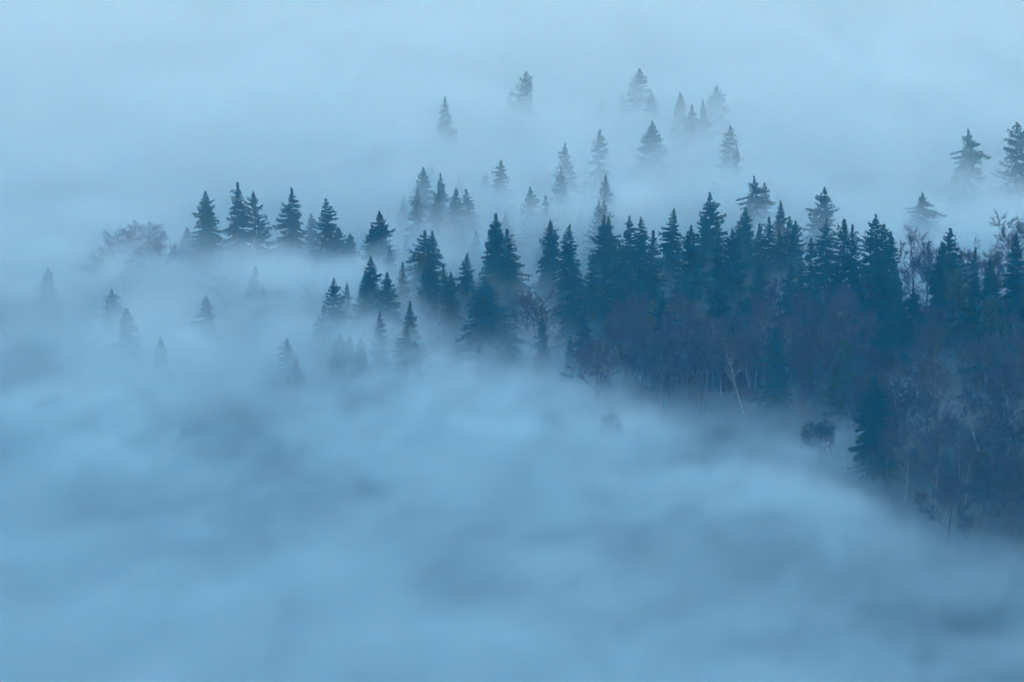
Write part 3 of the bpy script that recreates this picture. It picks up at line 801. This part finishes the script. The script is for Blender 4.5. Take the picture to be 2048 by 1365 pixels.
for px, py, f in [(1640, 805, 14), (1590, 815, 13), (1690, 830, 11), (1780, 765, 12), (1710, 780, 11), (1825, 790, 9)]:      # mist behind the small crooked tree and the whole spruce
    p = stand_at(px, py, f * 0.8)
    CONTROL.append((p[0], p[1], p[2] + f, 3.0))
for px, py, f in [(925, 600, 17), (1015, 600, 17), (885, 625, 15), (1055, 612, 15), (970, 586, 17)]:      # mist between the broad lone spruce and the trees behind it
    p = stand_at(px, py, f * 0.8)
    CONTROL.append((p[0], p[1], p[2] + f, 5.0))
for px, py, f in [(420, 508, 9), (500, 503, 9), (580, 518, 9), (650, 528, 10), (340, 530, 11)]:      # thinner over the slope below the left row
    p = stand_at(px, py, f * 0.8)
    CONTROL.append((p[0], p[1], p[2] + f, 1.6))

FX0, FX1, FY0, FY1, FZ0, FZ1 = -270.0, 270.0, -420.0, 660.0, -18.0, 52.0
NX, NY = 181, 361
X, Y = np.meshgrid(np.linspace(FX0, FX1, NX), np.linspace(FY0, FY1, NY))
T = terrain(X, Y)
num, den = np.zeros_like(X), np.zeros_like(X)
W0 = 0.004
for cx, cy_, cz, cw in CONTROL:
    q = ((X - cx) / 8.5) ** 2 + ((Y - cy_) / 16.0) ** 2
    w = cw * (np.exp(-0.5 * q) + 0.02 * np.exp(-0.5 * q / 9.0))
    num += w * (cz - 0.0)
    den += w
DEFAULT = T + np.where(Y > 60, 23.0, 13.0)
F = (num + W0 * 0.02 * DEFAULT) / (den + W0 * 0.02)
F = np.clip(F, T - 8.0, T + 36.0)
fm = bpy.data.meshes.new('fog')
fm.vertices.add(NX * NY)
fm.vertices.foreach_set('co', np.stack([X, Y, F], -1).astype(np.float32).ravel())
fog_mat = volume('fog', FOG_COLOUR, 1.0, 'density', FOG_ANISO)
fm.materials.append(fog_mat)
fog = bpy.data.objects.new('fog', fm)
fog['kind'], fog['label'] = 'stuff', 'billowing white valley fog between and in front of the trees'
col.objects.link(fog)

ng = bpy.data.node_groups.new('fog_filling', 'GeometryNodeTree')
ng.interface.new_socket('Geometry', in_out='INPUT', socket_type='NodeSocketGeometry')
ng.interface.new_socket('Geometry', in_out='OUTPUT', socket_type='NodeSocketGeometry')
N, L = ng.nodes, ng.links
gi, go = N.new('NodeGroupInput'), N.new('NodeGroupOutput')
pos, sep = N.new('GeometryNodeInputPosition'), N.new('ShaderNodeSeparateXYZ')
L.new(pos.outputs[0], sep.inputs[0])


def calc(op, a, b=None, c=None):
    n = N.new('ShaderNodeMath')
    n.operation = op
    for i, v in enumerate((a, b, c)):
        if isinstance(v, (int, float)):
            n.inputs[i].default_value = v
        elif v is not None:
            L.new(v, n.inputs[i])
    return n.outputs[0]


def ramp(v, a, b, c=0.0, d=1.0, smooth=True):
    n = N.new('ShaderNodeMapRange')
    n.interpolation_type = 'SMOOTHSTEP' if smooth else 'LINEAR'
    L.new(v, n.inputs[0])
    for i, q in enumerate((a, b, c, d)):
        n.inputs[i + 1].default_value = q
    return n.outputs[0]


def noise(scale, detail, off=(0, 0, 0), sc3=(1, 1, 1), rough=0.55):
    m = N.new('ShaderNodeVectorMath'); m.operation = 'MULTIPLY_ADD'
    L.new(pos.outputs[0], m.inputs[0])
    m.inputs[1].default_value, m.inputs[2].default_value = sc3, off
    n = N.new('ShaderNodeTexNoise')
    n.inputs['Scale'].default_value, n.inputs['Detail'].default_value, n.inputs['Roughness'].default_value = scale, detail, rough
    L.new(m.outputs[0], n.inputs['Vector'])
    return n.outputs[0]


ix = calc('ROUND', calc('MULTIPLY', calc('SUBTRACT', sep.outputs[0], FX0), (NX - 1) / (FX1 - FX0)))
iy = calc('ROUND', calc('MULTIPLY', calc('SUBTRACT', sep.outputs[1], FY0), (NY - 1) / (FY1 - FY0)))
si = N.new('GeometryNodeSampleIndex')
si.data_type, si.clamp = 'FLOAT_VECTOR', True
L.new(gi.outputs[0], si.inputs['Geometry'])
L.new(pos.outputs[0], si.inputs['Value'])
L.new(calc('MULTIPLY_ADD', iy, float(NX), ix), si.inputs['Index'])
s2 = N.new('ShaderNodeSeparateXYZ')
L.new(si.outputs[0], s2.inputs[0])
big = noise(0.016, 2.0, (13, 5, 2), (0.8, 1.0, 1.4))
warp = N.new('ShaderNodeTexNoise')                       # bends the wisps so that they tear and curl
warp.inputs['Scale'].default_value, warp.inputs['Detail'].default_value = 0.03, 2.0
L.new(pos.outputs[0], warp.inputs['Vector'])
wv = N.new('ShaderNodeVectorMath'); wv.operation = 'MULTIPLY_ADD'
L.new(warp.outputs['Color'], wv.inputs[0])
wv.inputs[1].default_value = (38, 38, 16)
L.new(pos.outputs[0], wv.inputs[2])
wr = N.new('ShaderNodeVectorRotate')
wr.rotation_type = 'Y_AXIS'
wr.inputs['Angle'].default_value = R(12.0)
L.new(wv.outputs[0], wr.inputs['Vector'])


def wisps(scale, detail, off, sc3, rough):
    m = N.new('ShaderNodeVectorMath'); m.operation = 'MULTIPLY_ADD'
    L.new(wr.outputs[0], m.inputs[0])
    m.inputs[1].default_value, m.inputs[2].default_value = sc3, off
    n = N.new('ShaderNodeTexNoise')
    n.inputs['Scale'].default_value, n.inputs['Detail'].default_value, n.inputs['Roughness'].default_value = scale, detail, rough
    L.new(m.outputs[0], n.inputs['Vector'])
    return n.outputs[0]


small = wisps(0.045, 5.0, (3, 9, 4), (0.6, 0.9, 1.6), 0.62)
torn = wisps(0.12, 4.0, (31, 7, 14), (0.6, 0.35, 1.3), 0.62)
far = ramp(sep.outputs[1], 10.0, 100.0)
soft = calc('MULTIPLY', ramp(sep.outputs[0], -45.0, -90.0), ramp(sep.outputs[1], -120.0, -70.0))
width = calc('MULTIPLY_ADD', calc('MAXIMUM', far, calc('MULTIPLY', soft, 1.6)), 6.0, ramp(noise(0.013, 1.0, (70, 3, 8)), 0.35, 0.65, 4.0, 14.0))
top = calc('ADD', s2.outputs[2], calc('ADD', calc('MULTIPLY_ADD', big, 9.0, -4.5), calc('MULTIPLY', calc('SUBTRACT', small, 0.5), calc('MULTIPLY_ADD', ramp(sep.outputs[1], -120.0, -190.0), -5.0, 13.0))))
depth = calc('ADD', calc('SUBTRACT', top, sep.outputs[2]), 1.0)
body = calc('SMOOTH_MAX', calc('DIVIDE', depth, width), 0.0, 0.25)
body = calc('SMOOTH_MIN', body, 1.0, 0.35)
body = calc('MULTIPLY', body, ramp(depth, -1.0, 2.0))
wisp = calc('MULTIPLY', ramp(small, 0.30, 0.68, 0.40, 1.30), ramp(torn, 0.36, 0.62, 0.25, 1.70))
near = ramp(sep.outputs[1], -90.0, -170.0)
wisp = calc('ADD', calc('MULTIPLY', wisp, calc('MULTIPLY_ADD', near, -0.45, 1.0)), calc('MULTIPLY', near, 0.45))
edge = calc('MULTIPLY', calc('MULTIPLY', ramp(sep.outputs[0], FX0 + 4, FX0 + 50), ramp(sep.outputs[0], FX1 - 4, FX1 - 50)),
            calc('MULTIPLY', ramp(sep.outputs[1], FY0 + 4, FY0 + 60), ramp(sep.outputs[1], FY1 - 4, FY1 - 60)))
veil = calc('MULTIPLY', calc('MULTIPLY_ADD', calc('MAXIMUM', far, calc('MULTIPLY', soft, 0.35)), 0.115, 0.012), calc('POWER', 2.718, calc('MINIMUM', calc('DIVIDE', depth, 11.0), 0.0)))   # thin mist breathing off the fog's top
dens = calc('MULTIPLY', calc('ADD', calc('MULTIPLY', body, wisp), veil), calc('MULTIPLY', edge, calc('MULTIPLY_ADD', calc('MAXIMUM', far, calc('MULTIPLY', soft, 1.1)), -0.24 * FOG_DENSITY, FOG_DENSITY)))
vc = N.new('GeometryNodeVolumeCube')
L.new(dens, vc.inputs['Density'])
vc.inputs['Min'].default_value, vc.inputs['Max'].default_value = (FX0, FY0, FZ0), (FX1, FY1, FZ1)
vc.inputs['Resolution X'].default_value, vc.inputs['Resolution Y'].default_value, vc.inputs['Resolution Z'].default_value = 270, 540, 40
sm = N.new('GeometryNodeSetMaterial')
sm.inputs['Material'].default_value = fog_mat
L.new(vc.outputs[0], sm.inputs[0])
L.new(sm.outputs[0], go.inputs[0])
md = fog.modifiers.new('fog_filling', 'NODES')
md.node_group = ng
